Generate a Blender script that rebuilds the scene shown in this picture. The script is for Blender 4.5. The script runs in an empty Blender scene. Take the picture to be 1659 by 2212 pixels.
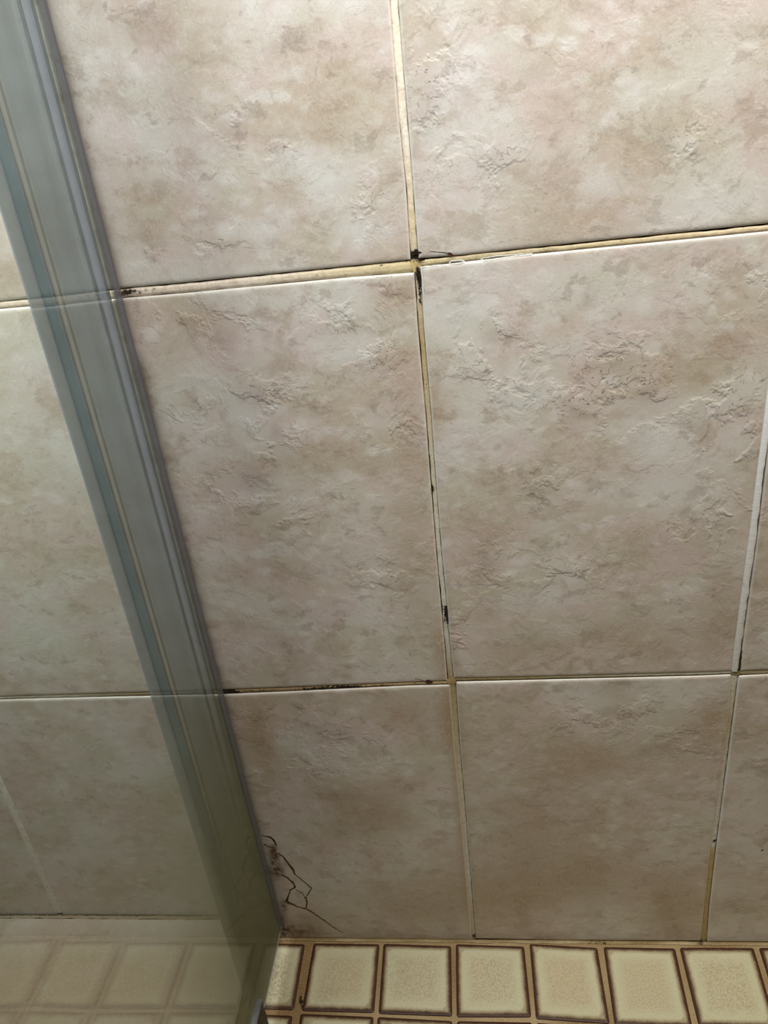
import bpy, bmesh, math, random
from mathutils import Vector, Matrix, noise as mn

random.seed(7)
S = 0.303                      # one wall-tile pitch in metres
sc = bpy.context.scene
col = sc.collection

# ------------------------------------------------------------------ camera
RX, RY, RZ = -0.44579, 0.11878, 0.13327
CAM = Vector((0.116441, -2.148721, 3.217649)) * S
F_PX, CX, CY = 1581.37, 829.5, 1106.0
ROT = Matrix.Rotation(RZ, 3, 'Z') @ Matrix.Rotation(RX, 3, 'X') @ Matrix.Rotation(RY, 3, 'Y')
right, fwd, up = ROT.col[0], ROT.col[1], ROT.col[2]
cam_data = bpy.data.cameras.new('camera')
cam = bpy.data.objects.new('camera', cam_data)
col.objects.link(cam)
m3 = Matrix((right, up, -fwd)).transposed()
cam.matrix_world = Matrix.Translation(CAM) @ m3.to_4x4()
cam_data.sensor_fit = 'HORIZONTAL'
cam_data.sensor_width = 36.0
cam_data.lens = 36.0 * F_PX / 1659.0
cam_data.clip_start = 0.01
sc.camera = cam

# ------------------------------------------------------------------ light
world = bpy.data.worlds.new('world')
sc.world = world
world.use_nodes = True
bg = world.node_tree.nodes['Background']
bg.inputs[0].default_value = (1.0, 0.74, 0.42, 1)
bg.inputs[1].default_value = 0.012

def area(name, loc, target, sx, sy, power, color):
    d = bpy.data.lights.new(name, 'AREA')
    d.shape = 'RECTANGLE'; d.size = sx; d.size_y = sy; d.energy = power; d.color = color
    o = bpy.data.objects.new(name, d); col.objects.link(o)
    o.location = loc
    o.rotation_euler = (Vector(target) - Vector(loc)).to_track_quat('-Z', 'Y').to_euler()
    return o
area('window_light', (0.25, -0.44, 1.65), (0.10, 0.0, 1.25), 0.8, 0.4, 6.3, (0.90, 0.955, 1.0)).data.spread = math.radians(112)
area('side_light', (1.15, -0.42, 1.5), (0.15, 0.0, 0.95), 0.6, 0.4, 2.2, (1.0, 0.62, 0.25)).data.spread = math.radians(130)  # unseen warm lamp, added and tuned for the tones on the right
area('high_side_light', (0.75, -0.30, 1.95), (0.50, -0.12, 0.0), 0.5, 0.3, 1.5, (1.0, 0.94, 0.70)).data.spread = math.radians(70)  # unseen lamp added to lift the right part of the floor
area('outer_light', (-0.80, -0.40, 1.5), (-0.46, 0.0, 1.05), 0.5, 0.4, 5.4, (0.96, 1.0, 0.98)).data.spread = math.radians(102)

sc.view_settings.view_transform = 'Standard'
sc.view_settings.look = 'None'
sc.view_settings.gamma = 1.0
sc.view_settings.use_curve_mapping = False
sc.view_settings.exposure = 0.0

# ------------------------------------------------------------------ pixel -> place
def ray(px, py):
    return (right * ((px - CX) / F_PX) + fwd - up * ((py - CY) / F_PX))
def on_wall(px, py, y=0.0):
    d = ray(px, py); return CAM + d * ((y - CAM.y) / d.y)
def on_floor(px, py, z=0.0):
    d = ray(px, py); return CAM + d * ((z - CAM.z) / d.z)
def wxz(p): 
    q = on_wall(*p); return (q.x, q.z)
def fxy(p):
    q = on_floor(*p); return (q.x, q.y)

GLASS_X = -0.2645
OUT_Z = 0.050                  # height of the floor beyond the glass

# ------------------------------------------------------------------ helpers
def s2l(c):
    return tuple(((v/255)/12.92 if v/255 <= 0.04045 else ((v/255+0.055)/1.055)**2.4) for v in c) + (1.0,)

def obj(name, mesh, mat, parent=None):
    o = bpy.data.objects.new(name, mesh); col.objects.link(o)
    if mat: mesh.materials.append(mat)
    if parent: o.parent = parent
    return o

def mesh_from(name, verts, faces, smooth=True):
    me = bpy.data.meshes.new(name)
    me.from_pydata(verts, [], faces)
    me.update()
    for p in me.polygons: p.use_smooth = smooth
    return me

def set_attr(me, name, typ, field, flat):
    at = me.attributes.new(name, typ, 'POINT')
    at.data.foreach_set(field, flat)

class NT:
    def __init__(self, name):
        self.m = bpy.data.materials.new(name); self.m.use_nodes = True
        self.t = self.m.node_tree; self.t.nodes.clear()
        self.out = self.n('ShaderNodeOutputMaterial')
    def n(self, typ, **kw):
        nd = self.t.nodes.new(typ)
        for k, v in kw.items(): setattr(nd, k, v)
        return nd
    def set(self, nd, sock, v):
        if v is None: return
        i = nd.inputs[sock]
        if hasattr(v, 'is_linked') or hasattr(v, 'links'): self.t.links.new(v, i)
        else: i.default_value = v
    def math(self, op, a, b=0.0, c=None, clamp=False):
        nd = self.n('ShaderNodeMath', operation=op); nd.use_clamp = clamp
        self.set(nd, 0, a); self.set(nd, 1, b)
        if c is not None: self.set(nd, 2, c)
        return nd.outputs[0]
    def vmath(self, op, a, b):
        nd = self.n('ShaderNodeVectorMath', operation=op)
        self.set(nd, 0, a)
        if op == 'SCALE': self.set(nd, 3, b)
        else: self.set(nd, 1, b)
        return nd.outputs[0]
    def noise(self, vec, scale, detail=4, rough=0.55, dist=0.0):
        nd = self.n('ShaderNodeTexNoise')
        self.set(nd, 'Vector', vec); self.set(nd, 'Scale', scale); self.set(nd, 'Detail', detail)
        self.set(nd, 'Roughness', rough); self.set(nd, 'Distortion', dist)
        return nd.outputs[0]
    def voro(self, vec, scale, feature='F1'):
        nd = self.n('ShaderNodeTexVoronoi', feature=feature)
        self.set(nd, 'Vector', vec); self.set(nd, 'Scale', scale)
        return nd.outputs['Distance']
    def attr(self, name, out='Fac'):
        nd = self.n('ShaderNodeAttribute'); nd.attribute_name = name
        return nd.outputs[out]
    def mapr(self, v, a, b, c=0.0, d=1.0, smooth=True):
        nd = self.n('ShaderNodeMapRange'); nd.interpolation_type = 'SMOOTHSTEP' if smooth else 'LINEAR'
        nd.clamp = True
        self.set(nd, 0, v); self.set(nd, 1, a); self.set(nd, 2, b); self.set(nd, 3, c); self.set(nd, 4, d)
        return nd.outputs[0]
    def mix(self, f, a, b, blend='MIX'):
        nd = self.n('ShaderNodeMix', data_type='RGBA', blend_type=blend)
        self.set(nd, 0, f); self.set(nd, 6, a); self.set(nd, 7, b)
        return nd.outputs[2]
    def bump(self, h, strength, dist, normal=None):
        nd = self.n('ShaderNodeBump')
        self.set(nd, 'Height', h); self.set(nd, 'Strength', strength); self.set(nd, 'Distance', dist)
        if normal is not None: self.set(nd, 'Normal', normal)
        return nd.outputs[0]
    def pos(self):
        return self.n('ShaderNodeNewGeometry').outputs['Position']
    def princ(self, color, rough, normal=None, spec=0.5, **kw):
        nd = self.n('ShaderNodeBsdfPrincipled')
        self.set(nd, 'Base Color', color); self.set(nd, 'Roughness', rough)
        self.set(nd, 'Specular IOR Level', spec)
        if normal is not None: self.set(nd, 'Normal', normal)
        for k, v in kw.items(): self.set(nd, k, v)
        return nd.outputs[0]
    def done(self, shader):
        self.t.links.new(shader, self.out.inputs[0]); return self.m

# ------------------------------------------------------------------ materials
def mat_wall_tile():
    k = NT('mottled_slate_look_tile')
    p = k.pos()
    off = k.attr('rnd', 'Vector')
    v = k.vmath('ADD', p, k.vmath('SCALE', off, 9.0))
    # stretch a little so the flakes lie sideways
    vs = k.vmath('MULTIPLY', v, (1.0, 1.0, 1.35))
    relief = k.attr('relief')
    tan_a, dark_a, white_a = k.attr('tan'), k.attr('dark'), k.attr('pale')
    warp = k.n('ShaderNodeTexNoise'); k.set(warp, 'Vector', vs); k.set(warp, 'Scale', 34.0); k.set(warp, 'Detail', 4.0); k.set(warp, 'Roughness', 0.6)
    wv = k.vmath('ADD', vs, k.vmath('SCALE', k.vmath('SUBTRACT', warp.outputs[1], (.5, .5, .5)), 0.020))
    big = k.noise(vs, 8.5, 3, 0.5, 0.2)
    mid = k.noise(wv, 24.0, 6, 0.62, 0.25)
    fine = k.noise(wv, 95.0, 4, 0.6, 0.2)
    grain = k.noise(v, 900.0, 2, 0.5, 0.0)
    grain2 = k.noise(v, 420.0, 3, 0.6, 0.0)
    # scalloped lobes: rounded pale islands with crisp, slightly darker rims
    lob = k.voro(wv, 46.0)
    lob2 = k.voro(k.vmath('ADD', wv, (4.2, 1.1, 6.3)), 88.0)
    lobe = k.mapr(lob, 0.20, 0.52)
    base = k.mix(k.mapr(big, 0.36, 0.64), s2l((184, 168, 149)), s2l((202, 195, 184)))
    pinkm = k.noise(k.vmath('ADD', wv, (3.1, 1.7, 8.2)), 15.0, 5, 0.6, 0.2)
    base = k.mix(k.math('MULTIPLY', k.mapr(pinkm, 0.46, 0.64), 0.65), base, s2l((200, 180, 172)))
    base = k.mix(k.math('MULTIPLY', k.mapr(pinkm, 0.46, 0.36), 0.35), base, s2l((186, 182, 160)))
    lm = k.mapr(mid, 0.44, 0.60)
    base = k.mix(k.math('MULTIPLY', k.math('MULTIPLY', k.math('SUBTRACT', 1.0, lobe), lm), 0.55), base, s2l((214, 208, 200)))
    base = k.mix(k.math('MULTIPLY', k.mapr(mid, 0.47, 0.36), 0.50), base, s2l((164, 144, 124)))
    # small darker smudges with feathered outlines
    sm = k.noise(k.vmath('ADD', wv, (7.7, 2.2, 1.3)), 42.0, 5, 0.62, 0.3)
    base = k.mix(k.math('MULTIPLY', k.mapr(sm, 0.59, 0.64), 0.42), base, s2l((146, 128, 114)))
    base = k.mix(k.math('MULTIPLY', k.mapr(fine, 0.4, 0.72), 0.22), base, s2l((216, 208, 198)))
    base = k.mix(k.math('MULTIPLY', tan_a, 0.70, clamp=True), base, s2l((158, 132, 102)))
    base = k.mix(k.math('MULTIPLY', dark_a, k.mapr(fine, 0.35, 0.6, 0.3, 0.85), clamp=True), base, s2l((132, 114, 102)))
    base = k.mix(k.math('MULTIPLY', white_a, k.mapr(mid, 0.38, 0.58, 0.35, 0.8), clamp=True), base, s2l((212, 208, 203)))
    edge = k.attr('edge')
    base = k.mix(k.mapr(edge, 2.6, 0.6, 0.0, 0.42), base, s2l((226, 222, 214)))  # pale rim paints a bevel highlight into the tile colour
    # ledges : stepped height field with scalloped outlines
    h0 = k.noise(k.vmath('ADD', wv, (1.3, 5.5, 2.9)), 22.0, 5, 0.60, 0.15)
    x = k.math('ADD', k.math('MULTIPLY', h0, 8.0), k.math('ADD', k.math('MULTIPLY', lob, 1.2), k.math('MULTIPLY', lob2, 0.9)))
    fr = k.math('FRACT', x)
    fl = k.math('FLOOR', x)
    st = k.math('ADD', fl, k.mapr(fr, 0.0, 0.09))
    line = k.math('MULTIPLY', k.mapr(fr, 0.0, 0.03, 0.0, 1.0), k.mapr(fr, 0.11, 0.05, 0.0, 1.0))
    gate = k.mapr(k.noise(k.vmath('ADD', v, (9.1, 0.5, 4.4)), 28.0, 4, 0.6, 0.3), 0.46, 0.56)
    amt = k.math('MULTIPLY', gate, relief)
    base = k.mix(k.math('MULTIPLY', k.math('MULTIPLY', line, amt), 0.8), base, s2l((112, 96, 82)))
    hh = k.math('MULTIPLY', st, amt)
    hh = k.math('ADD', hh, k.math('MULTIPLY', mid, 1.6))
    hh = k.math('ADD', hh, k.math('MULTIPLY', fine, 0.9))
    hh = k.math('ADD', hh, k.math('MULTIPLY', lob, -0.5))
    hh = k.math('ADD', hh, k.math('MULTIPLY', grain, 0.35))
    base = k.mix(k.math('MULTIPLY', k.mapr(grain, 0.35, 0.65), 0.10), base, s2l((120, 108, 92)))
    base = k.mix(k.math('MULTIPLY', k.mapr(grain2, 0.45, 0.7), 0.14), base, s2l((222, 214, 204)))
    nrm = k.bump(hh, 0.28, 0.0005)
    rough = k.mapr(mid, 0.3, 0.7, 0.34, 0.46)
    nd = k.princ(base, rough, nrm, 0.5, **{'Coat Weight': 0.3, 'Coat Roughness': 0.22})
    return k.done(nd)

def mat_floor_tile():
    k = NT('cream_glazed_mosaic')
    p = k.pos()
    off = k.attr('rnd', 'Vector')
    rnd = k.n('ShaderNodeSeparateXYZ'); k.set(rnd, 0, off)
    v = k.vmath('ADD', p, k.vmath('SCALE', off, 5.0))
    d = k.attr('edge')                                   # millimetres to the rim
    wob = k.math('MULTIPLY', k.math('SUBTRACT', k.noise(v, 70.0, 2, 0.5), 0.5), 3.0)
    wob = k.math('ADD', wob, k.math('MULTIPLY', k.math('SUBTRACT', k.noise(v, 700.0, 2, 0.6), 0.5), 3.4))
    dd = k.math('ADD', d, wob)
    speck = k.noise(v, 520.0, 3, 0.65)
    speck2 = k.noise(v, 240.0, 3, 0.6)
    cream = s2l((200, 196, 166)); khaki = s2l((168, 150, 112)); brown = s2l((62, 34, 20)); tanb = s2l((120, 88, 52))
    centre = k.mix(k.mapr(speck, 0.36, 0.62), s2l((158, 143, 112)), s2l((200, 190, 162)))
    centre = k.mix(k.math('MULTIPLY', k.mapr(speck2, 0.55, 0.72), 0.45), centre, s2l((192, 160, 130)))
    centre = k.mix(k.math('MULTIPLY', rnd.outputs[0], 0.35), centre, s2l((186, 156, 122)))
    base = k.mix(k.math('ADD', k.mapr(dd, 8.0, 26.0, 0.2, 0.72), 0.0), cream, centre)
    base = k.mix(k.mapr(dd, 10.0, 3.2, 0.0, 0.8), base, tanb)
    base = k.mix(k.mapr(dd, 5.8, 2.0), base, brown)
    dirt = k.attr('dark')
    base = k.mix(k.math('MULTIPLY', dirt, k.mapr(speck2, 0.4, 0.62)), base, s2l((110, 88, 52)))
    hh = k.math('ADD', k.math('MULTIPLY', speck, 0.7), k.math('MULTIPLY', speck2, 0.8))
    nrm = k.bump(hh, 0.35, 0.0006)
    return k.done(k.princ(base, 0.42, nrm, 0.45))

def mat_grout():
    k = NT('old_grout')
    p = k.pos()
    c = k.attr('tint', 'Color')
    mould = k.attr('mould')
    a = k.noise(p, 160.0, 5, 0.65, 0.6)
    b = k.noise(p, 620.0, 3, 0.6)
    base = k.mix(k.math('MULTIPLY', k.mapr(a, 0.42, 0.68), 0.35), c, s2l((150, 116, 76)))
    base = k.mix(k.math('MULTIPLY', k.mapr(b, 0.5, 0.7), 0.25), base, s2l((235, 226, 205)))
    mm = k.math('ADD', mould, k.math('MULTIPLY', k.math('SUBTRACT', k.noise(p, 300.0, 5, 0.7, 0.5), 0.5), 2.2))
    mm = k.mapr(mm, 0.45, 0.85)
    mm = k.math('MULTIPLY', mm, k.mapr(mould, 0.02, 0.2))
    base = k.mix(mm, base, s2l((34, 24, 16)))
    nrm = k.bump(k.math('ADD', a, k.math('MULTIPLY', b, 0.5)), 0.5, 0.0008)
    return k.done(k.princ(base, 0.72, nrm, 0.25))

def mat_plain(name, rgb, rough=0.6, spec=0.4, metal=0.0, nscale=0.0, rgb2=None, bump=0.0):
    k = NT(name)
    c = s2l(rgb)
    nrm = None
    if nscale:
        a = k.noise(k.pos(), nscale, 4, 0.6, 0.4)
        c = k.mix(k.mapr(a, 0.35, 0.65), s2l(rgb), s2l(rgb2 or rgb))
        if bump: nrm = k.bump(a, bump, 0.0006)
    return k.done(k.princ(c, rough, nrm, spec, Metallic=metal))

def mat_glass():
    k = NT('soap_filmed_green_glass')
    p = k.pos()
    sep = k.n('ShaderNodeSeparateXYZ'); k.set(sep, 0, p)
    tr = k.n('ShaderNodeBsdfTransparent'); tr.inputs[0].default_value = (0.965, 0.985, 0.972, 1)
    gl = k.n('ShaderNodeBsdfGlossy'); gl.inputs[0].default_value = (0.95, 1.0, 0.97, 1); gl.inputs[1].default_value = 0.02
    fr = k.n('ShaderNodeFresnel'); bf = k.n('ShaderNodeNewGeometry'); k.set(fr, 0, k.math('ADD', 1.5, k.math('MULTIPLY', bf.outputs['Backfacing'], 1/1.5-1.5)))
    m1 = k.n('ShaderNodeMixShader')
    k.set(m1, 0, fr.outputs[0]); k.t.links.new(tr.outputs[0], m1.inputs[1]); k.t.links.new(gl.outputs[0], m1.inputs[2])
    # soap scum: a faint film, thickest along the foot of the pane
    df = k.n('ShaderNodeBsdfDiffuse')
    k.set(df, 0, s2l((150, 150, 118)))
    tl = k.n('ShaderNodeBsdfTranslucent'); k.set(tl, 0, s2l((150, 150, 118)))
    dm = k.n('ShaderNodeMixShader'); dm.inputs[0].default_value = 0.5
    k.t.links.new(df.outputs[0], dm.inputs[1]); k.t.links.new(tl.outputs[0], dm.inputs[2])
    n = k.noise(p, 14.0, 3, 0.5)
    foot = k.mapr(sep.outputs[2], 0.58, 0.14, 0.0, 1.0)
    nearw = k.mapr(sep.outputs[1], -0.30, -0.07, 0.22, 1.0)
    film = k.math('ADD', 0.035, k.math('MULTIPLY', k.math('MULTIPLY', foot, nearw), k.mapr(n, 0.3, 0.7, 0.54, 0.64)))
    m2 = k.n('ShaderNodeMixShader')
    k.set(m2, 0, film); k.t.links.new(m1.outputs[0], m2.inputs[1]); k.t.links.new(dm.outputs[0], m2.inputs[2])
    return k.done(m2.outputs[0])

def mat_plastic(name, rgb, through, rough=0.2, tint=(0.8, 0.82, 0.82)):
    k = NT(name)
    tr = k.n('ShaderNodeBsdfTransparent'); tr.inputs[0].default_value = tint + (1,)
    b = k.princ(s2l(rgb), rough, None, 0.7)
    m = k.n('ShaderNodeMixShader'); m.inputs[0].default_value = 1 - through
    k.t.links.new(tr.outputs[0], m.inputs[1]); k.t.links.new(b, m.inputs[2])
    return k.done(m.outputs[0])

M_TILE, M_MOS, M_GROUT = mat_wall_tile(), mat_floor_tile(), mat_grout()
M_BED = mat_plain('dark_gap', (40, 30, 20), 0.9, 0.1, 0, 120, (24, 17, 11))
M_GLASS = mat_glass()
M_METAL = mat_plain('dull_aluminium', (176, 176, 180), 0.36, 0.5, 0.85, 90, (150, 150, 156), 0.2)
M_DARKSIDE = mat_plain('dark_rail_side', (84, 74, 62), 0.6, 0.3, 0.0, 60, (62, 52, 42), 0.3)  # side in a darker taupe than the aluminium cap

# ------------------------------------------------------------------ painted-on variation of the wall tiles
# (pixel centre, radii in px, kind, amount) : blotches of the tile print and some painted sheen, laid on the wall plane
BLOT = []
def blot(kind, amt, *spots):
    for (px, py, rx, ry) in spots:
        c = on_wall(px, py); a = on_wall(px + rx, py); b = on_wall(px, py + ry)
        BLOT.append((kind, c.x, c.z, abs(a.x - c.x), abs(b.z - c.z), amt))
blot('dark', .45, (620,95,60,25),(500,290,35,28),(610,310,28,24),(345,405,18,18),(460,480,25,10),(1150,160,22,13),(1430,300,25,45),(1060,350,40,35),(930,240,25,50),(330,535,22,20))
blot('dark', .50, (760,700,55,18),(570,850,40,26),(600,940,16,28),(545,1040,36,24),(1160,1065,32,30),(1330,770,60,35),(1270,640,14,30),(1090,725,40,16),(1230,865,30,14),(1400,860,40,20),(1050,1225,26,30),(1490,1110,50,6),(700,1235,26,10),(480,730,30,20))
blot('dark', .40, (730,1590,45,14),(780,1780,12,6),(750,1720,60,10),(1320,1470,60,30),(1400,1620,40,16),(1560,1960,50,10))
blot('tan', .40, (700,280,90,60),(400,230,60,80),(300,420,70,80),(1270,470,120,50),(1500,60,80,60),(1200,250,80,60),(1500,780,90,60))
blot('tan', .62, (680,980,90,42),(880,900,40,180),(900,1300,50,130),(430,690,60,36),(960,1400,30,70),(1350,1370,230,50),(1560,1300,50,140),(1100,1410,90,36),(860,630,60,30),(940,860,14,70),(560,1010,70,30),(1050,1150,60,40))
blot('tan', .85, (970,1560,26,110),(870,1540,90,40),(1000,1800,12,220),(1130,1800,110,90),(1080,1950,140,70),(560,1590,30,100),(640,2000,90,40),(900,1960,100,60),(1460,1970,90,50),(1540,1560,40,50),(800,1760,100,60),(1250,1650,120,60),(1300,1900,160,60))
blot('pale', .75, (700,400,90,80),(620,340,50,36),(560,500,60,28),(1000,200,45,80),(1570,450,120,44),(1300,400,60,30),(780,500,60,36),(900,420,20,60),(1380,210,60,40))  # window sheen on the top row painted in among the pale print
blot('pale', .60, (1010,640,60,50),(1130,870,55,44),(980,960,45,50),(1250,750,70,30),(760,760,60,24),(470,1220,60,40),(780,1220,80,24),(600,1190,40,20),(1150,1300,60,30),(1430,950,60,50),(1330,900,90,40),(530,900,40,24),(60,950,90,70),(60,780,90,60),(1420,1060,90,24))
blot('pale', .30, (640,1650,60,40),(720,1880,80,40),(1330,1700,120,30),(1600,1800,60,80))
blot('relief', .95, (400,680,60,44),(500,715,60,36),(740,690,80,34),(820,770,50,36),(570,860,70,46),(430,900,50,44),(600,950,44,50),(850,620,60,26),(860,930,60,40),(820,1240,60,34),(1080,800,90,60),(1050,720,60,34),(1330,780,90,50),(1370,860,90,60),(1240,870,70,34),(1170,1060,46,40),(1560,850,70,50),(1580,950,55,70),(1600,620,60,54),(1070,1220,44,44),(1230,1240,70,30),(1000,1380,60,44),(1590,1110,60,40))
blot('relief', .80, (930,120,50,90),(950,280,50,80),(1080,360,54,50),(790,440,44,60),(330,530,46,28),(500,260,44,36),(610,320,36,36),(1490,310,40,50),(480,520,50,26))
blot('relief', .60, (590,1540,80,26),(720,1590,90,34),(700,1660,80,26),(1370,1540,90,26),(1240,1560,70,26),(1500,1600,60,30),(500,1060,80,50),(620,1130,60,40),(1450,1150,90,30))

# ------------------------------------------------------------------ wall tiles
def lerp(a, b, t): return a + (b - a) * t
def poly_at(pts, t):
    L = [0.0]
    for a, b in zip(pts, pts[1:]): L.append(L[-1] + math.hypot(b[0]-a[0], b[1]-a[1]))
    s = t * L[-1]
    for i in range(len(pts)-1):
        if s <= L[i+1] + 1e-12:
            q = (s - L[i]) / max(L[i+1]-L[i], 1e-9)
            return (lerp(pts[i][0], pts[i+1][0], q), lerp(pts[i][1], pts[i+1][1], q))
    return pts[-1]

def params(length, step, rims=(0, .0004, .001, .0018, .0028, .004, .006)):
    out = [r/length for r in rims]
    n = max(2, int((length - 0.012)/step))
    out += [(0.006 + (length-0.012)*i/n)/length for i in range(1, n)]
    out += [1 - r/length for r in reversed(rims)]
    return out

def coons(L, R, T, B, u, v):
    # L,R run bottom->top ; B,T run left->right
    l, r, t, b = poly_at(L, v), poly_at(R, v), poly_at(T, u), poly_at(B, u)
    c00, c10, c01, c11 = B[0], B[-1], T[0], T[-1]
    o = []
    for i in (0, 1):
        o.append((1-u)*l[i] + u*r[i] + (1-v)*b[i] + v*t[i]
                 - ((1-u)*(1-v)*c00[i] + u*(1-v)*c10[i] + (1-u)*v*c01[i] + u*v*c11[i]))
    return o

def tile_patch(L, R, T, B, mapper, rnd, step, radius, depth, skirt, store, corner=0.0):
    """appends one tile to store (verts, faces, attrs)."""
    V, Fc, A = store
    w = math.hypot(T[-1][0]-T[0][0], T[-1][1]-T[0][1]); h = math.hypot(L[-1][0]-L[0][0], L[-1][1]-L[0][1])
    us, vs = params(w, step), params(h, step)
    base = len(V); nu, nv = len(us), len(vs)
    for j, v in enumerate(vs):
        for i, u in enumerate(us):
            a, b = coons(L, R, T, B, u, v)
            d = min(u*w, (1-u)*w, v*h, (1-v)*h)
            if corner:
                ex, ey = min(u, 1-u)*w, min(v, 1-v)*h
                if ex < corner and ey < corner:
                    cx, cy = corner-ex, corner-ey
                    rr = math.hypot(cx, cy)
                    d = corner - rr
                    if rr > corner:
                        k = corner/rr
                        sx = 1 if u < .5 else -1; sy = 1 if v < .5 else -1
                        mu = u + sx*(cx*(1-k))/w; mv = v + sy*(cy*(1-k))/h
                        a, b = coons(L, R, T, B, mu, mv); d = 0.0
            q = max(0.0, 1 - d/radius)
            off = depth * (1 - math.sqrt(max(0.0, 1 - q*q)))
            V.append(mapper(a, b, off)); A.append((rnd, d*1000, a, b))
    for j in range(nv-1):
        for i in range(nu-1):
            p = base + j*nu + i
            Fc.append((p, p+1, p+nu+1, p+nu))
    # skirt
    ring = [base+i for i in range(nu)] + [base + j*nu + nu-1 for j in range(1, nv)] \
         + [base + (nv-1)*nu + i for i in range(nu-2, -1, -1)] + [base + j*nu for j in range(nv-2, 0, -1)]
    n0 = len(V)
    for r in ring:
        (_, _, a, b) = A[r]
        V.append(mapper(a, b, skirt)); A.append((rnd, 0.0, a, b))
    m = len(ring)
    for i in range(m):
        Fc.append((ring[(i+1) % m], ring[i], n0+i, n0+(i+1) % m))

def finish(name, store, mat, parent=None, wall=True):
    V, Fc, A = store
    me = mesh_from(name, V, Fc)
    vals = {'relief': [], 'tan': [], 'dark': [], 'pale': []}
    for (rn, d, a, b) in A:
        acc = {'relief': 0.22 if wall else 0.0, 'tan': 0.0, 'dark': 0.0, 'pale': 0.0}
        if wall:
            for (kd, cx, cz, rx, rz, am) in BLOT:
                t = ((a-cx)/rx)**2 + ((b-cz)/rz)**2
                if t < 5: acc[kd] += am*math.exp(-t)
        else:
            for (cx, cy, rr, am) in FLOOR_DIRT:
                t = ((a-cx)/rr)**2 + ((b-cy)/rr)**2
                if t < 6: acc['dark'] += am*math.exp(-t)
        for k in vals: vals[k].append(max(0.0, min(1.3, acc[k])))
    set_attr(me, 'rnd', 'FLOAT_VECTOR', 'vector', [c for r in A for c in r[0]])
    set_attr(me, 'edge', 'FLOAT', 'value', [r[1] for r in A])
    for k in vals: set_attr(me, k, 'FLOAT', 'value', vals[k])
    return obj(name, me, mat, parent)

P = lambda *pts: [wxz(p) for p in pts]
ZTOP, XL, XR = 1.345, -0.5865, 0.59
seam1_b = P((904,559),(991,552),(1150,535),(1459,503),(1659,483))
def ext_x(pts, x, last=True):
    a, b = (pts[-2], pts[-1]) if last else (pts[1], pts[0])
    t = (x - b[0]) / (b[0]-a[0]); t = max(-3, t)
    q = (x, b[1] + (b[1]-a[1])*t*0.0 + (b[1]-a[1])/(b[0]-a[0])*(x-b[0])*0.35)
    return pts + [q] if last else [q] + pts
def ext_z(pts, z, last=True):
    a, b = (pts[-2], pts[-1]) if last else (pts[1], pts[0])
    q = (b[0] + (b[0]-a[0])/(b[1]-a[1])*(z-b[1])*0.5, z)
    return pts + [q] if last else [q] + pts

A1L = ext_z(P((887,562),(885.5,540),(876.5,400),(862,260),(851,120),(841.6,0)), ZTOP)      # left side of seam A, row 1
A1R = ext_z(P((904,559),(902.4,540),(892,400),(881,260),(869,120),(859.7,0)), ZTOP)
A2L = P((966.6,1471.7),(961,1400),(952,1300),(943,1200),(927,1000),(919.7,900),(902,700),(895,589))
A2R = P((980.6,1465.7),(972.8,1400),(965,1300),(955,1200),(939,1000),(932,900),(915,700),(908,577))
A3L = P((1018,2031),(1018,2000),(991.5,1700),(981.9,1600),(972.8,1480.8))
A3R = P((1028,2029),(1025.8,2000),(1018,1898),(1002,1700),(992.7,1600),(984.9,1474.7))
B2L = ext_z(P((1583,1451),(1591,1380),(1624.8,1130),(1637,1030),(1652,915)), 0.8905)
B2R = ext_z(P((1598.8,1451),(1606,1380),(1640.4,1130),(1659,972)), 0.8905)
B3L = P((1514,2034),(1522,1960),(1538,1815),(1576,1540),(1581,1458.5))
B3R = P((1528,2035),(1533,1960),(1550,1815),(1586,1540),(1596,1461.5))
h1_up_L = [(-0.5865, wxz((0,652))[1]-0.001)] + P((0,652),(250,624),(400,610.6),(887,562))
h1_up_L[0] = (-0.5865, h1_up_L[1][1])
h1_lo_L = P((0,668),(254,645.6),(400,633.5),(750,600),(895,589)); h1_lo_L = [(-0.5865, h1_lo_L[0][1])] + h1_lo_L
h1_up_R = P((904,559),(991,552),(1150,535),(1459,503),(1659,483))
h1_lo_R = P((908,577),(1150,549.5),(1459,519.6),(1659,499.7))
h2_up_L = P((0,1506),(484,1491),(640,1485),(880,1475),(966.6,1471.7)); h2_up_L = [(-0.5865, h2_up_L[0][1])] + h2_up_L
h2_lo_L = P((0,1513),(484,1501.5),(640,1494.7),(880,1483),(972.8,1480.8)); h2_lo_L = [(-0.5865, h2_lo_L[0][1])] + h2_lo_L
h2_up_R = P((980.6,1465.7),(1080,1464.5),(1500,1454),(1583,1451))
h2_lo_R = P((984.9,1474.7),(1500,1462),(1581,1458.5))
B1X = wxz((1659,483))[0]
XB = 0.303
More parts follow.
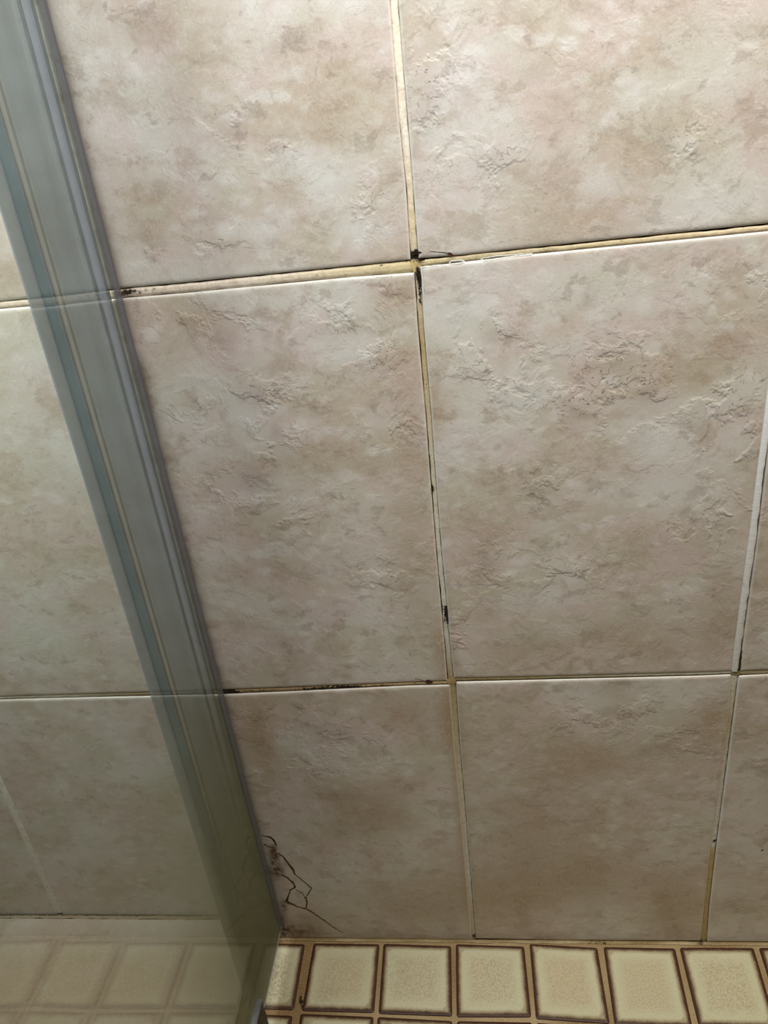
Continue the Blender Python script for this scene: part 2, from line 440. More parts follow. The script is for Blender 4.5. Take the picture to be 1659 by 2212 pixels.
# row 1 right column is cut by seam B beyond the frame
b1 = [(XB-0.003, h1_up_R[-1][1]), (XB-0.002, ZTOP)]
b2top = (B2L[-1][0], h1_lo_R[-1][1] )
B2L[-1] = b2top
B2R[-1] = (B2R[-1][0], h1_lo_R[-1][1]+0.001)
h1_up_R = [p for p in h1_up_R if p[0] < b1[0][0]-0.005] + [b1[0]]
h1_lo_R = [p for p in h1_lo_R if p[0] < b2top[0]-0.005] + [b2top]
FZ = 0.002                      # bottom edge of the lowest row
foot_L = [(-0.5865, 0.006)] + P((607,2026.5),(800,2029),(1018,2031))
foot_R = P((1028,2029),(1200,2032),(1400,2033.5),(1514,2034))
tiles = []
top = lambda x0, x1: [(x0, ZTOP), (x1, ZTOP)]
def side(x, z0, z1): return [(x, z0), (x, z1)]
tiles.append(('1L', side(-0.5865, h1_up_L[0][1], ZTOP), A1L, top(-0.5865, A1L[-1][0]), h1_up_L))
tiles.append(('1R', A1R, b1, top(A1R[-1][0], b1[-1][0]), h1_up_R))
tiles.append(('2L', side(-0.5865, h2_up_L[0][1], h1_lo_L[0][1]), A2L, h1_lo_L, h2_up_L))
tiles.append(('2R', A2R, B2L, h1_lo_R, h2_up_R))
tiles.append(('3L', side(-0.5865, foot_L[0][1], h2_lo_L[0][1]), A3L, h2_lo_L, foot_L))
tiles.append(('3R', A3R, B3L, h2_lo_R, foot_R))
z2u, z2l = wxz((1599,1451))[1], wxz((1596,1461.5))[1]
tiles.append(('2RR', B2R, side(XR, z2u, B2R[-1][1]), [B2R[-1], (XR, B2R[-1][1])], [B2R[0]] + P((1659,1448.6)) + [(XR, z2u)]))
tiles.append(('3RR', B3R, side(XR, FZ, z2l), [B3R[-1]] + P((1659,1457.7)) + [(XR, z2l)], [B3R[0], (XR, FZ)]))
bx = XB+0.004
tiles.append(('1RR', [(bx, h1_up_R[-1][1]), (bx, ZTOP)], side(XR, h1_up_R[-1][1], ZTOP), top(bx, XR), [(bx, h1_up_R[-1][1]), (XR, h1_up_R[-1][1])]))
# column beyond the left seam C, seen through the glass
zc1, zc2 = h1_up_L[0][1], h2_up_L[0][1]
XC, XLL = -0.5938, -0.893
for nm, z0, z1 in (('1C', zc1, ZTOP), ('2C', zc2, h1_lo_L[0][1]), ('3C', 0.006, h2_lo_L[0][1])):
    tiles.append((nm, side(XLL, z0, z1), side(XC, z0, z1), [(XLL, z1), (XC, z1)], [(XLL, z0), (XC, z0)]))
# upper row, above the frame, so that the wall goes on
for x0, x1 in ((XLL, XC), (-0.5865, -0.2975), (-0.2925, A1L[-1][0]), (A1R[-1][0], XB-.002), (bx, XR)):
    tiles.append(('0', side(x0, ZTOP+.006, 1.79), side(x1, ZTOP+.006, 1.79), [(x0, 1.79), (x1, 1.79)], [(x0, ZTOP+.006), (x1, ZTOP+.006)]))

FLOOR_DIRT = []

# split the long left-hand tiles at the seam that runs behind the profile of the screen
def cut(pts, x, keep):
    for a, b in zip(pts, pts[1:]):
        if a[0] <= x <= b[0]:
            z = lerp(a[1], b[1], (x-a[0])/(b[0]-a[0])); break
    if keep == 'l': return [p for p in pts if p[0] < x-0.001] + [(x, z)]
    return [(x, z)] + [p for p in pts if p[0] > x+0.001]
out = []
for nm, L, R, T, B in tiles:
    if nm in ('1L', '2L', '3L'):
        Tl, Bl = cut(T, -0.2975, 'l'), cut(B, -0.2975, 'l')
        Tr, Br = cut(T, -0.2925, 'r'), cut(B, -0.2925, 'r')
        out.append((nm+'M', [Bl[0], Tl[0]], [Bl[-1], Tl[-1]], Tl, Bl))
        out.append((nm, [Br[0], Tr[0]], R, Tr, Br))
    else: out.append((nm, L, R, T, B))
tiles = out
store = ([], [], [])
rg = random.Random(11)
RND = {}
for nm, L, R, T, B in tiles:
    rn = (rg.random(), rg.random(), rg.random()); RND[nm] = rn
    fine = nm in ('1L', '1R', '2L', '2R', '3L', '3R', '2RR', '3RR')
    # make the four corners agree
    L = [B[0]] + L[1:-1] + [T[0]]; R = [B[-1]] + R[1:-1] + [T[-1]]
    tile_patch(L, R, T, B, lambda a, b, o: (a, o, b), rn, 0.006 if fine else 0.02, 0.0040, 0.0018, 0.008, store)
V, Fc, A = store
wall_back = finish('wall_back', store, M_TILE)
wall_back['kind'] = 'structure'; wall_back['label'] = 'shower wall of large mottled beige slate-look tiles with stained grout'

def box_mesh(name, x0, x1, y0, y1, z0, z1, bev=0.0):
    bm = bmesh.new()
    vs = [bm.verts.new((x, y, z)) for x in (x0, x1) for y in (y0, y1) for z in (z0, z1)]
    for f in ((0,1,3,2),(4,6,7,5),(0,4,5,1),(2,3,7,6),(0,2,6,4),(1,5,7,3)): bm.faces.new([vs[i] for i in f])
    bmesh.ops.recalc_face_normals(bm, faces=bm.faces)
    if bev: bmesh.ops.bevel(bm, geom=bm.edges[:], offset=bev, segments=3, affect='EDGES')
    me = bpy.data.meshes.new(name); bm.to_mesh(me); bm.free(); return me
backing = obj('wall_backing', box_mesh('wall_backing', XLL, XR, 0.0045, 0.06, -0.03, 1.79), M_BED, wall_back)

# ------------------------------------------------------------------ grout
MOULD = []
def mould(*spots):
    for (px, py, rx, ry, am) in spots:
        c, a, b = on_wall(px, py), on_wall(px+rx, py), on_wall(px, py+ry)
        MOULD.append((c.x, c.z, abs(a.x-c.x), abs(b.z-c.z), am))
mould((900,548,12,12,1.3),(884,556,14,10,1.0),(905,600,5,22,1.2),(897,585,8,6,.6),(908,645,5,30,.8),(830,572,50,6,.5),
      (270,632,30,10,.8),(320,628,60,7,.45),(680,596,50,6,.45),(1035,562,14,7,.7),(975,568,18,5,.5),(1180,537,40,5,.45),(1350,520,50,5,.4),
      (495,1497,22,7,1.3),(560,1495,60,6,.6),(680,1489,60,7,.75),(760,1486,50,6,.85),(840,1482,40,5,.5),(905,1476,25,5,.6),
      (1500,1459,60,2.5,.5),(921,830,4,60,.45),(928,1000,4,24,.7),(934,1055,4,16,1.0),(964,1322,4,14,1.2),(967,1345,3,18,1.0),(960,1340,3,40,.5),
      (1600,1440,5,14,1.0),(1546,1818,8,6,.9),(1024,2024,9,7,.9),(984,1484,8,7,.5),(978,1478,10,8,.4),
      (640,2030,60,4,.8),(1290,2034,40,4,.6),(1514,2034,8,4,.9))
CREAM, TAN, WHITE, GREY, BRN = (226,214,196), (192,176,152), (226,224,220), (196,190,174), (150,124,84)
def strip(store, Lp, Rp, mapper, colf, gapL=0.0, gapR=0.0, jit=0.00035, y=0.0016, seg=0.0025, bulge=0.0004, seed=0):
    V, Fc, A = store
    n = max(2, int(max(math.hypot(Lp[-1][0]-Lp[0][0], Lp[-1][1]-Lp[0][1]), 1e-3)/seg))
    base = len(V); m = 6
    for i in range(n+1):
        t = i/n
        l, r = poly_at(Lp, t), poly_at(Rp, t)
        w = math.hypot(r[0]-l[0], r[1]-l[1])
        nl = mn.noise(Vector((t*n*.25, seed*7.3, 1.7)))*jit*2 + mn.noise(Vector((t*n*.06, seed*3.1, 9.7)))*gapL
        nr = mn.noise(Vector((t*n*.25, seed*5.3, 4.7)))*jit*2 + mn.noise(Vector((t*n*.06, seed*2.1, 5.2)))*gapR
        a = (gapL + nl)/w if gapL else -0.0006/w
        b = 1 - (gapR + nr)/w if gapR else 1 + 0.0006/w
        for j in range(m):
            s = a + (b-a)*j/(m-1)
            q = (lerp(l[0], r[0], s), lerp(l[1], r[1], s))
            e = 1 - (2*j/(m-1)-1)**4
            yy = y - bulge*e + 0.0008*(1-e)*(1 if (gapL and j == 0) or (gapR and j == m-1) else 0)
            V.append(mapper(q[0], q[1], yy)); A.append((colf(t, q), q))
    for i in range(n):
        for j in range(m-1):
            p = base + i*m + j
            Fc.append((p, p+1, p+m+1, p+m))
def finish_grout(name, store, parent, mould_list, mat=None):
    V, Fc, A = store
    me = mesh_from(name, V, Fc)
    mv, cv = [], []
    for (cc, q) in A:
        cv += list(s2l(cc))
        m_ = 0.0
        for (x, z, rx, rz, am) in mould_list:
            t = ((q[0]-x)/rx)**2 + ((q[1]-z)/rz)**2
            if t < 6: m_ += am*math.exp(-t)
        mv.append(min(1.4, m_))
    set_attr(me, 'tint', 'FLOAT_COLOR', 'color', cv)
    set_attr(me, 'mould', 'FLOAT', 'value', mv)
    return obj(name, me, mat or M_GROUT, parent)
def ramp(*st):
    def f(t, q):
        for (a, ca), (b, cb) in zip(st, st[1:]):
            if t <= b:
                k = (t-a)/max(b-a, 1e-6); return tuple(lerp(x, y, k) for x, y in zip(ca, cb))
        return st[-1][1]
    return f
wm = lambda a, b, o: (a, o, b)
g = ([], [], [])
# seam A, three rows (bottom -> top)
strip(g, A1L, A1R, wm, ramp((0, TAN), (.06, (216,196,160)), (.2, CREAM), (.45, (236,222,196)), (1, CREAM)), gapL=.0002, gapR=.00015, seed=1)
strip(g, A2L, A2R, wm, ramp((0, (160,142,106)), (.1, GREY), (.35, (206,200,182)), (.6, (200,188,162)), (.85, (176,152,108)), (1, TAN)), gapL=.0008, gapR=.0003, seed=2)
strip(g, A3L, A3R, wm, ramp((0, TAN), (.1, (190,172,140)), (.3, (206,200,188)), (.7, (196,184,156)), (1, (160,140,98))), gapR=.0002, seed=3)
strip(g, B3L, B3R, wm, ramp((0, (168,142,92)), (.38, (182,160,112)), (.41, (212,206,192)), (.7, (198,190,172)), (.85, (180,164,126)), (1, (206,200,186))), gapR=.0004, seed=4)
# seam C behind the glass, seam hidden behind the profile
zc = [(-0.5938, 0.052), (-0.5938, h2_lo_L[0][1])]; zd = [(-0.5865, 0.052), (-0.5865, h2_lo_L[0][1])]
strip(g, zc, zd, wm, ramp((0, (214,208,194)), (1, (226,222,208))), seed=5, y=.0010)
strip(g, [(-0.5925, zc2), (-0.5925, ZTOP+.006)], [(-0.5865, zc2), (-0.5865, ZTOP+.006)], wm, ramp((0, GREY), (1, CREAM)), seed=6)
strip(g, [(-0.2975, 0.0), (-0.2975, 1.79)], [(-0.2925, 0.0), (-0.2925, 1.79)], wm, ramp((0, TAN), (1, CREAM)), y=0.0026, seed=7)
# horizontal seam under the top row
strip(g, [(XLL, zc1)] + h1_up_L, [(XLL, h1_lo_L[0][1])] + h1_lo_L, wm, ramp((0, CREAM), (.62, (218,200,180)), (.85, (224,208,188)), (1, (204,184,140))), gapL=.0006, gapR=.0004, seed=8)
strip(g, h1_up_R, h1_lo_R, wm, ramp((0, (196,178,134)), (.2, (190,174,140)), (.5, (204,184,146)), (1, (220,198,164))), gapL=.0009, gapR=.0003, seed=9)
# middle seam
strip(g, [(XLL, zc2)] + h2_up_L, [(XLL, h2_lo_L[0][1])] + h2_lo_L, wm, ramp((0, GREY), (.5, (170,160,140)), (.62, (152,124,84)), (.85, (176,148,106)), (1, (190,164,120))), gapL=.0003, gapR=.0007, seed=10)
strip(g, h2_up_R, h2_lo_R, wm, ramp((0, (150,130,86)), (.3, (166,148,104)), (.6, (190,180,150)), (1, (206,198,180))), gapR=.0007, seed=11)
strip(g, [(B2R[0][0]-.004, z2u), (XR, z2u)], [(B3R[-1][0]-.004, z2l), (XR, z2l)], wm, ramp((0, (170,154,120)), (.2, (176,160,130)), (1, TAN)), gapR=.0004, seed=12)
# crossings
strip(g, [(A1L[0][0]-.001, A1L[0][1]), (A1R[0][0]+.001, A1R[0][1])], [(A2L[-1][0]-.001, A2L[-1][1]), (A2R[-1][0]+.001, A2R[-1][1])], wm, ramp((0, (200,176,120)), (1, (176,152,104))), seed=13, y=.0014)
strip(g, [(A2L[0][0]-.002, A2L[0][1]+.001), (A2R[0][0]+.001, A2R[0][1]+.001)], [(A3L[-1][0]-.001, A3L[-1][1]-.001), (A3R[-1][0]+.001, A3R[-1][1]-.001)], wm, ramp((0, (170,142,92)), (1, (150,124,76))), seed=14, y=.0013)
strip(g, [(B2L[0][0]-.001, B2L[0][1]+.001), (B2R[0][0], B2R[0][1])], [(B3L[-1][0]-.001, B3L[-1][1]), (B3R[-1][0]+.001, B3R[-1][1])], wm, ramp((0, (150,130,84)), (1, (140,120,76))), seed=15, y=.0012)
# beyond the frame
strip(g, [(XLL, ZTOP), (XR, ZTOP)], [(XLL, ZTOP+.006), (XR, ZTOP+.006)], wm, ramp((0, CREAM), (1, CREAM)), seed=16)
strip(g, [b1[0], b1[-1]], [(bx, b1[0][1]), (bx, ZTOP)], wm, ramp((0, CREAM), (1, CREAM)), seed=17)
strip(g, [(b1[0][0]-.001, b1[0][1]+.001), (XR, b1[0][1]+.001)], [(b1[0][0]-.001, h1_lo_R[-1][1]-.001), (XR, h1_lo_R[-1][1]-.001)], wm, ramp((0, (216,190,150)), (1, CREAM)), seed=18)
grout = finish_grout('grout', g, wall_back, MOULD)
grout['label'] = 'stained cream grout lines'

# white sealant bead smeared along the right-hand upright seam
sb = ([], [], [])
B2Lw = [(x-0.0004, z) for x, z in B2L]
strip(sb, B2Lw, B2R, wm, ramp((0, (204,200,188)), (.25, (214,210,204)), (.55, (226,224,222)), (.8, (240,240,242)), (.835, (240,240,242)), (.84, (206,178,124)), (1, (206,178,124))), gapR=.0008, y=.0006, bulge=.0008, jit=.0004, seed=21)
k = NT('white_silicone'); c_ = k.attr('tint', 'Color')
n_ = k.noise(k.pos(), 180.0, 4, 0.6); n2_ = k.noise(k.pos(), 60.0, 4, 0.6)
cc_ = k.mix(k.math('MULTIPLY', k.mapr(n2_, 0.56, 0.7), 0.35), c_, s2l((170, 150, 124)))
M_SIL = k.done(k.princ(cc_, 0.5, k.bump(n_, 0.5, 0.0008), 0.4))
bead = finish_grout('sealant_bead', sb, wall_back, [], M_SIL)
bead['label'] = 'white silicone smeared over the right-hand upright joint'

# ------------------------------------------------------------------ cracks, chips and stains in the wall tiles, painted edge shade
def ribbon(store, pts, widths, mapper, off=-0.00012, jit=0.5, seed=0):
    V, Fc = store
    P3 = pts; base = len(V); out = []
    dense = []
    for i in range(len(P3)-1):
        (x0, y0), (x1, y1) = P3[i], P3[i+1]
        n = max(2, int(math.hypot(x1-x0, y1-y0)/3))
        for q in range(n):
            t = q/n
            dense.append((lerp(x0, x1, t), lerp(y0, y1, t), lerp(widths[i], widths[i+1], t)))
    dense.append((P3[-1][0], P3[-1][1], widths[-1]))
    for i, (x, y, w) in enumerate(dense):
        a = dense[max(0, i-1)]; b = dense[min(len(dense)-1, i+1)]
        dx, dy = b[0]-a[0], b[1]-a[1]; L = math.hypot(dx, dy) or 1
        nx, ny = -dy/L, dx/L
        x += mn.noise(Vector((i*.35, seed*3.3, 0)))*2.2*jit; y += mn.noise(Vector((i*.35, seed*3.3, 5)))*2.2*jit
        w = w*(1 + mn.noise(Vector((i*.5, seed, 8)))*1.2*jit)*0.5
        for s in (-1, 1):
            q = on_wall(x+nx*w*s, y+ny*w*s, off)
            V.append((q.x, q.y, q.z))
    for i in range(len(dense)-1):
        p = base+i*2; Fc.append((p, p+1, p+3, p+2))
def crack(name, lines, mat, label=None):
    st = ([], [])
    for i, (pts, ws) in enumerate(lines): ribbon(st, pts, ws, None, seed=i+len(name))
    o = obj(name, mesh_from(name, st[0], st[1], False), mat, wall_back)
    if label: o['label'] = label
    return o
M_CRACK = mat_plain('dirt_filled_crack', (74, 50, 24), 0.8, 0.1, 0, 260, (112, 84, 48))
M_BLACK = mat_plain('black_mould', (28, 20, 14), 0.8, 0.1, 0, 260, (48, 34, 22))
M_CHIP = mat_plain('bare_red_clay', (84, 52, 40), 0.85, 0.1, 0, 400, (56, 36, 30))
crack('crack', [
    ([(567,1805),(578,1807),(589,1812),(597,1826)], [1.5,2.5,4,3]),
    ([(570,1824),(580,1829),(590,1832)], [3,2,2]),
    ([(600,1842),(612,1851),(623,1866),(633,1878),(636,1888)], [2,3,4,4.5,3]),
    ([(607,1889),(622,1897),(634,1908),(638,1917)], [3,3,3.5,4]),
    ([(638,1917),(627,1923),(623,1934),(619,1949)], [3,3,3,6]),
    ([(636,1888),(655,1903),(673,1919),(662,1936)], [1.8,1.8,2.2,2.5]),
    ([(660,1937),(663,1950),(661,1961)], [2.5,3,3]),
    ([(638,1921),(652,1929),(660,1940)], [1.2,1.4,2]),
    ([(620,1949),(633,1954),(645,1960)], [5,3.5,2]),
    ([(645,1959),(662,1963),(682,1976),(700,1988),(720,2003),(742,2015)], [1.5,2.5,2,2,1.6,.8])],
    M_CRACK, 'branching brown crack low beside the glass')
crack('chip', [([(967,547),(973,550),(981,552)], [3,7,2])], M_CHIP, 'reddish chip in the lower tile edge')
crack('chip', [([(919,1473),(926,1472),(934,1474)], [3,7,3])], M_CHIP, 'small dark chip above the middle joint')
crack('hairline_crack', [([(928,543),(945,544),(967,547)], [1,1.2,1.5])], M_BLACK)
crack('hairline_crack', [([(896,1466),(906,1467),(919,1473)], [.8,1,1.2])], M_CRACK)
crack('mould_spot', [([(890,552),(897,546),(903,540)], [3,6,2]), ([(897,548),(904,545),(911,545)], [4,4,1]), ([(900,556),(906,562),(918,562)], [3,5,1.5]), ([(905,585),(905,600),(908,618)],[5,6,2]), ([(903,602),(900,592),(898,586)],[4,3,1])], M_BLACK, 'black mould where four tiles meet')
crack('mould_spot', [([(962,1314),(964,1320),(965,1324)], [2,4,2]), ([(964,1330),(966,1338),(967,1344)], [1.5,3,1])], M_BLACK)
crack('mould_spot', [([(933,1046),(934,1056),(934,1064)], [1.5,2.6,1])], M_BLACK)
crack('mould_spot', [([(1602,1405),(1600,1425),(1598,1444),(1592,1449)], [2,2.5,4,3])], M_BLACK)
crack('mould_spot', [([(1644,1838),(1647,1836),(1650,1836)], [1.5,2,1])], M_BLACK)
crack('silicone_smear', [([(970,567),(978,563),(990,562),(1001,563),(1004,565),(996,568),(984,570),(974,570),(970,567)],[2]*9),
    ([(1150,547),(1110,550),(1070,553),(1045,557),(1038,560),(1046,562),(1075,558),(1110,553),(1150,549)],[1.6]*9),
    ([(908,577),(925,575),(950,572),(966,571)],[2.5,2,2,1]), ([(909,578),(912,600),(915,640)],[1.6,1.2,.8])],
    mat_plain('white_smear', (238,238,236), 0.4, 0.5), 'thin white silicone smears on the seam')
# brown rust-like dirt beside the crack
def stain_or_shade_mat(name, rgb, lo, hi, scale):
    k = NT(name)
    tr_ = k.n('ShaderNodeBsdfTransparent'); pr_ = k.princ(s2l(rgb), 0.7, None, 0.2)
    fac_ = k.math('MULTIPLY', k.attr('cover'), k.mapr(k.noise(k.pos(), scale, 4, 0.6), lo, hi, 0.0 if lo > .2 else .6, 1.0))
    mx_ = k.n('ShaderNodeMixShader'); k.set(mx_, 0, fac_)
    k.t.links.new(tr_.outputs[0], mx_.inputs[1]); k.t.links.new(pr_, mx_.inputs[2])
    return k.done(mx_.outputs[0])
M_STAIN = stain_or_shade_mat('brown_soap_stain', (104, 76, 36), 0.32, 0.62, 110.0)
M_DIRT_SHADE = stain_or_shade_mat('soft_dirt_shade', (96, 78, 52), 0.1, 0.8, 30.0)
def stain_or_shade(name, px0, py0, px1, py1, spots, label=None, step=4):
    nx, ny = int((px1-px0)/step)+1, int((py1-py0)/step)+1
    V, Fc, cov = [], [], []
    for j in range(ny+1):
        for i in range(nx+1):
            x = lerp(px0, px1, i/nx); y = lerp(py0, py1, j/ny)
            q = on_wall(x, y, -0.0001); V.append(tuple(q))
            s = sum(a*math.exp(-((x-cx)/rx)**2-((y-cy)/ry)**2) for cx, cy, rx, ry, a in spots)
            edge = min(i, nx-i, j, ny-j)
            cov.append(min(.95, s)*(0 if edge == 0 else 1))
    for j in range(ny):
        for i in range(nx):
            p = j*(nx+1)+i; Fc.append((p, p+1, p+nx+2, p+nx+1))
    me = mesh_from(name, V, Fc); set_attr(me, 'cover', 'FLOAT', 'value', cov)
    o = obj(name, me, M_STAIN, wall_back)
    if label: o['label'] = label
    return o
stain_or_shade('stain_or_shade', 560, 1820, 640, 1930, [(594,1862,9,26,.95),(600,1882,12,12,.8),(590,1838,8,12,.6)], 'brown dirt staining beside the crack')
# painted contact shade and dirt on the tiles along the edge of the screen
def edge_dirt_shade():
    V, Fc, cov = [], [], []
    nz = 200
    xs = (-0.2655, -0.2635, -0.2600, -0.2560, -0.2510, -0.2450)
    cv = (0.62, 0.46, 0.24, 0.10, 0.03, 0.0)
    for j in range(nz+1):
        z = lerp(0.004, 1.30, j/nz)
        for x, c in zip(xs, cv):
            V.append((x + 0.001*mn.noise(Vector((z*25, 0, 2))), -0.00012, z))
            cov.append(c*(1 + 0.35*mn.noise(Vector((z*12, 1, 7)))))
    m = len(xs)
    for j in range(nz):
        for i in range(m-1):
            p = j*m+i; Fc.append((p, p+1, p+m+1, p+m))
    me = mesh_from('stain_or_shade', V, Fc); set_attr(me, 'cover', 'FLOAT', 'value', cov)
    o = obj('stain_or_shade', me, M_DIRT_SHADE, wall_back); o['label'] = 'painted brown contact shade with dirt along the screen edge'
edge_dirt_shade()
stain_or_shade('stain_or_shade', 590, 1925, 700, 2026, [(612,1960,6,20,.6),(612,2000,14,14,.45),(640,2010,40,12,.5),(600,2016,20,10,.6)], step=5)

# ------------------------------------------------------------------ shower floor
FP = lambda *pts: [fxy(p) for p in pts]
FLOOR_DIRT = []
for px, py, r, am in ((590,2110,.016,.4),(600,2150,.02,.35),(610,2080,.014,.3),(700,2160,.02,.25),(840,2100,.03,.2)):
    c = on_floor(px, py); FLOOR_DIRT.append((c.x, c.y, r, am))
quads = [  # TL, TR, BR, BL in the photograph
 ((588,2037),(658.5,2039),(634.5,2181),(560,2178)),
 ((677.5,2037),(819.5,2039),(807.7,2187),(652,2182.6)),
 ((828.5,2038),(974,2043),(976.6,2194.4),(817.7,2189)),
 ((984.8,2039),(1132,2044),(1147.5,2196.5),(986.6,2196)),
 ((1144,2038),(1290,2047),(1317,2210.7),(1158,2200)),
 ((1303.8,2045),(1458,2048),(1496,2219),(1328,2213)),
 ((1468.4,2046.5),(1627.5,2047),(1680,2222),(1510,2216)),
 ((1639.3,2046.5),(1800,2049),(1868,2230),(1696,2223))]
fs = ([], [], [])
xs_b = []
fm = lambda a, b, o: (a, b, -o)
for q in quads:
    tl, tr, br, bl = [fxy(p) for p in q]
    if q is quads[0]:
        tl = (-0.286, tl[1]); bl = (-0.286, bl[1])
    rn = (rg.random(), rg.random(), rg.random())
    if q is quads[4]: rn = (1.0, rn[1], rn[2])
    tile_patch([bl, tl], [br, tr], [tl, tr], [bl, br], fm, rn, 0.006, 0.0030, 0.0009, 0.008, fs, corner=0.003)
    xs_b.append((bl[0], br[0], bl[1], br[1]))
tops2 = {0: (580,2191, 632,2193.5), 1: (649.5,2189, 806.8,2196), 2: (816,2196, 976.6,2205), 3: (987.5,2205, 1149,2208)}
for r in range(1, 9):
    for i, (xa, xb, ya, yb) in enumerate(xs_b):
        if r == 1 and i in tops2:
            t = tops2[i]; tl, tr = fxy(t[:2]), fxy(t[2:])
            if i == 0: tl = (-0.286, tl[1])
        else:
            tl, tr = (xa, ya-0.0045-0.0995*(r-1)+random.uniform(-.0006,.0006)), (xb, yb-0.0045-0.0995*(r-1))
        bl, br = (xa, ya-0.0995*r), (xb, yb-0.0995*r)
        rn = (rg.random(), rg.random(), rg.random())
        tile_patch([bl, tl], [br, tr], [tl, tr], [bl, br], fm, rn, 0.012, 0.0030, 0.0009, 0.008, fs, corner=0.003)
floor = finish('floor', fs, M_MOS, None, wall=False)
floor['kind'] = 'structure'; floor['label'] = 'shower floor of small square cream mosaic tiles with dark brown rims'
obj('floor_bed', box_mesh('floor_bed', -0.286, XR, -1.0, 0.0045, -0.05, -0.0045), M_BED, floor)
fg = ([], [], [])
# one sheet of grout under the mosaics' rims, finely divided so that it can be uneven
nx, ny = 300, 170
b0 = 0
for j in range(ny+1):
    for i in range(nx+1):
        x = lerp(-0.286, XR, i/nx); y = lerp(0.002, -0.9, (j/ny)**1.6)
        z = -0.0018 + 0.0004*mn.noise(Vector((x*110, y*110, 0)))
        fg[0].append((x, y, z))
        t = mn.noise(Vector((x*14, y*14, 3)))
        t = max(0, min(1, .5 + t))
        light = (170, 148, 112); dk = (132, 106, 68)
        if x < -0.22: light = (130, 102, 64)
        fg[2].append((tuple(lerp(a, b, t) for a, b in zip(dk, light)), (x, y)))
for j in range(ny):
    for i in range(nx):
        p = j*(nx+1)+i; fg[1].append((p, p+nx+1, p+nx+2, p+1))
FM = []
for px, py, r in ((650,2150,.003),(646,2130,.002),(648,2165,.003),(655,2172,.003),(1205,2188,.002)):
    c = on_floor(px, py); FM.append((c.x, c.y, r, r*2, .8))
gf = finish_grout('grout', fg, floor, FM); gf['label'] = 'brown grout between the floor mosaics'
# fillet of grout where the wall meets the floor
fl = ([], [], [])
Lf = P((560,2027), (607,2028), (800,2029.5), (1018,2031.5), (1200,2032.5), (1400,2034), (1659,2037)); Lf.append((XR, Lf[-1][1]))
n = 400
for i in range(n+1):
    t = i/n; x = lerp(-0.286, XR, t)
    ww = 0.0032 + 0.0012*mn.noise(Vector((x*30, 0, 0)))
    zz = 0.0022 + 0.0008*mn.noise(Vector((x*60, 4, 0)))
    tt = max(0, min(1, .5+mn.noise(Vector((x*20, 9, 0)))))
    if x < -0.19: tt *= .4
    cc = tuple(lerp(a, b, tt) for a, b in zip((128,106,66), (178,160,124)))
    for j in range(5):
        a = j/4*math.pi/2
        fl[0].append((x, 0.001 - ww*(1-math.cos(a))*1.0 - 0.0005, zz*(1-math.sin(a)) - 0.0008)); fl[2].append((cc, (x, zz*(1-math.sin(a)))))
for i in range(n):
    for j in range(4):
        p = i*5+j; fl[1].append((p, p+1, p+6, p+5))
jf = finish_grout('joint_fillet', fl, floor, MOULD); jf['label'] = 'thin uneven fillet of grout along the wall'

# ------------------------------------------------------------------ raised floor beyond the glass
KX = -0.290
st = ([], [], [])
ys = [(-0.0065, -0.30), (-0.303, -0.60), (-0.603, -0.95)]
for y1, y0 in ys:
    for x0, x1 in ((XLL, KX),):
        rn = (rg.random(), rg.random(), rg.random())
        tile_patch([(x0, y0), (x0, y1)], [(x1, y0), (x1, y1)], [(x0, y1), (x1, y1)], [(x0, y0), (x1, y0)], lambda a, b, o: (a, b, OUT_Z-o), rn, 0.02, 0.003, 0.0014, 0.006, st)
BL_ = BLOT; BLOT = [('tan', x_, y_, .16, .10, .75) for x_ in (-.85,-.65,-.45,-.3) for y_ in (-.1,-.3,-.5,-.7)]
fo = finish('floor_outer', st, M_TILE, None, True)
BLOT = BL_
fo['kind'] = 'structure'; fo['label'] = 'raised bathroom floor of mottled beige tiles beyond the glass'
step_ = obj('floor_step', box_mesh('floor_step', XLL, KX+0.0002, -0.95, -0.0002, -0.05, OUT_Z-0.0045), mat_plain('kerb_render', (150,136,110), .7, .3, 0, 60, (120,104,80), .3), fo)
og = ([], [], [])
strip(og, [(XLL, -0.0070), (KX, -0.0070)], [(XLL, 0.0030), (KX, 0.0030)], lambda a, b, o: (a, b, OUT_Z-o+0.0002), ramp((0, (150,136,116)), (.6, (150,130,106)), (1, (110,92,66))), gapL=.001, gapR=.0012, jit=.001, seed=31, y=.0005)
OM = [(x, 0.0005, .035, .0035, 1.2) for x in (-0.70, -0.66, -0.60, -0.53, -0.47, -0.40, -0.33)]
gg = finish_grout('grout', og, fo, OM); gg['label'] = 'cracked dark joint along the wall'

# ------------------------------------------------------------------ shower screen
scr = bpy.data.objects.new('shower_screen', None); col.objects.link(scr)
scr.location = (GLASS_X, -0.45, 0.0)
scr['label'] = 'frameless greenish glass shower screen with a grey translucent strip along the wall'
scr['category'] = 'shower screen'
def put(o):
    o.matrix_parent_inverse = Matrix.Translation(-Vector(scr.location)); return o
GB = 0.0305
gp = put(obj('glass_panel', box_mesh('glass_panel', GLASS_X-0.004, GLASS_X, -0.86, -0.0035, GB, 1.75, 0.0006), M_GLASS, scr))
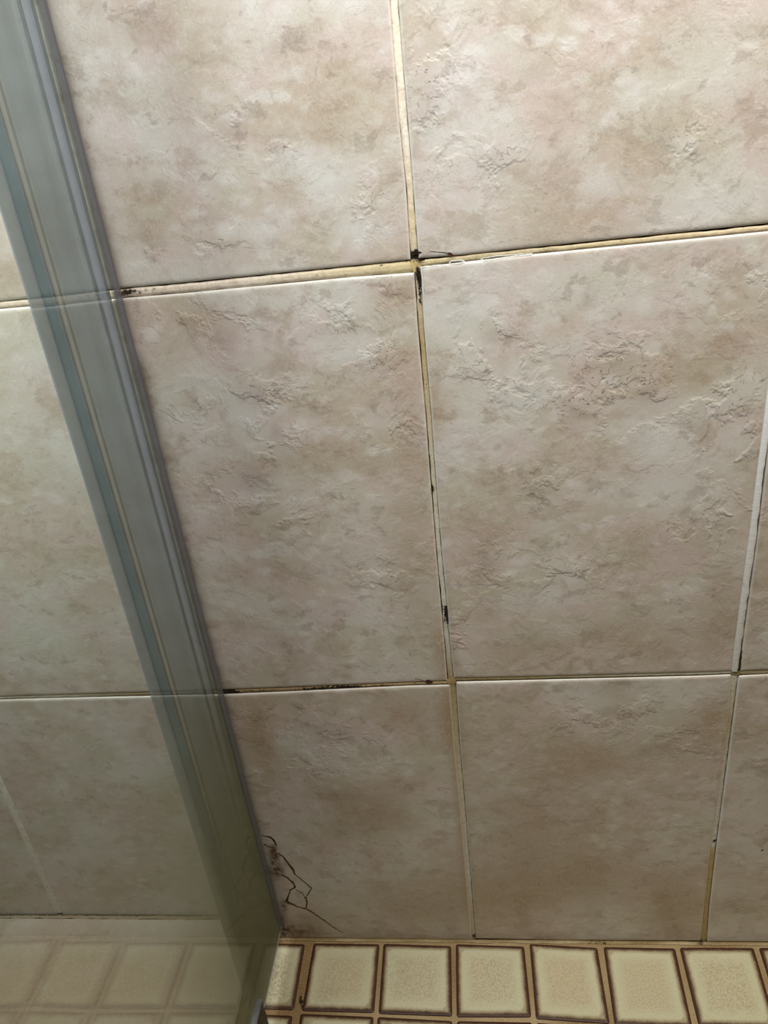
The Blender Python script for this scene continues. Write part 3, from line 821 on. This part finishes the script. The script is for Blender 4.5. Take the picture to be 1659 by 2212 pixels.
# profile strip behind the pane: one swept cross-section
def sweep(name, prof, z0, z1, mat, parent, nseg=1):
    V, Fc = [], []
    m = len(prof)
    for z in (z0, z1):
        for (x, y) in prof: V.append((x, y, z))
    for i in range(m):
        j = (i+1) % m; Fc.append((i, j, m+j, m+i))
    Fc.append(tuple(range(m-1, -1, -1))); Fc.append(tuple(range(m, 2*m)))
    me = mesh_from(name, V, Fc, False)
    return obj(name, me, mat, parent)
XP = GLASS_X - 0.0088
prof = [(XP-.0015, -0.130), (XP, -0.130)]
def rib(yc, hw, h, n=6):
    return [(XP + h*math.sin(math.pi*i/n), yc - hw + 2*hw*i/n) for i in range(n+1)]
for yc, hw, h in ((-0.0935, .0022, .0015), (-0.0865, .0010, .0018), (-0.060, .012, .0008), (-0.0330, .0050, .0022), (-0.0215, .0045, .0032), (-0.0105, .0025, .0016)):
    prof += rib(yc, hw, h)
prof += [(XP, -0.001), (XP-.0015, -0.001)]
M_PROF = mat_plastic('smoky_clear_plastic', (138, 148, 160), 0.26, 0.3)
M_TEAL = mat_plastic('teal_gasket', (96, 128, 146), 0.25, 0.25)
M_PALE = mat_plastic('pale_rib', (168, 166, 160), 0.15, 0.3)
M_EDGE = mat_plastic('clear_bead', (128, 128, 134), 0.6, 0.3)
M_LILAC = mat_plastic('bluish_rib', (166, 172, 194), 0.2, 0.22)
ZP0 = 0.055
strip_o = put(sweep('wall_profile', prof, ZP0, 1.74, M_PROF, scr)); strip_o['label'] = 'grey translucent plastic profile'
def fin(name, y0, y1, x0, x1, mat, label=None, z0=ZP0):
    o = put(obj(name, box_mesh(name, x0, x1, y0, y1, z0, 1.74, min(.0004, abs(x1-x0)*.3)), mat, scr))
    if label: o['label'] = label
    return o
fin('gasket', -0.1135, -0.1015, XP+.0002, XP+.0022, M_TEAL, 'teal gasket line')
fin('seal_fin', -0.0965, -0.0915, XP+.0014, XP+.0028, M_PALE, 'pale grey fin')
fin('seal_fin', -0.0872, -0.0858, XP+.0014, XP+.0032, M_PALE)
fin('seal_lip', -0.0290, -0.0170, XP+.0032, XP+.0046, M_LILAC, 'bluish lip')
fin('edge_bead', -0.0120, -0.0006, GLASS_X+.0001, GLASS_X+.0014, M_EDGE, 'clear bead along the wall', GB)
# bottom rail on the floor
rl = put(obj('bottom_rail', box_mesh('bottom_rail', GLASS_X+0.0003, GLASS_X+0.0050, -0.86, -0.119, 0.0005, 0.0585, 0.0006), M_DARKSIDE, scr)); rl['label'] = 'dark taupe side of the bottom rail'
cap = obj('rail_cap', box_mesh('rail_cap', GLASS_X-0.0021, GLASS_X+0.0053, -0.86, -0.118, 0.0588, 0.0605, 0.0004), M_METAL, rl)
cap['label'] = 'dull aluminium top edge'
put(obj('edge_seal', box_mesh('edge_seal', GLASS_X+0.0001, GLASS_X+0.0009, -0.118, -0.0012, GB-0.001, GB+0.0012, 0.0002), M_PALE, scr))

# the wall goes on to the sides and behind only as far as the light needs it
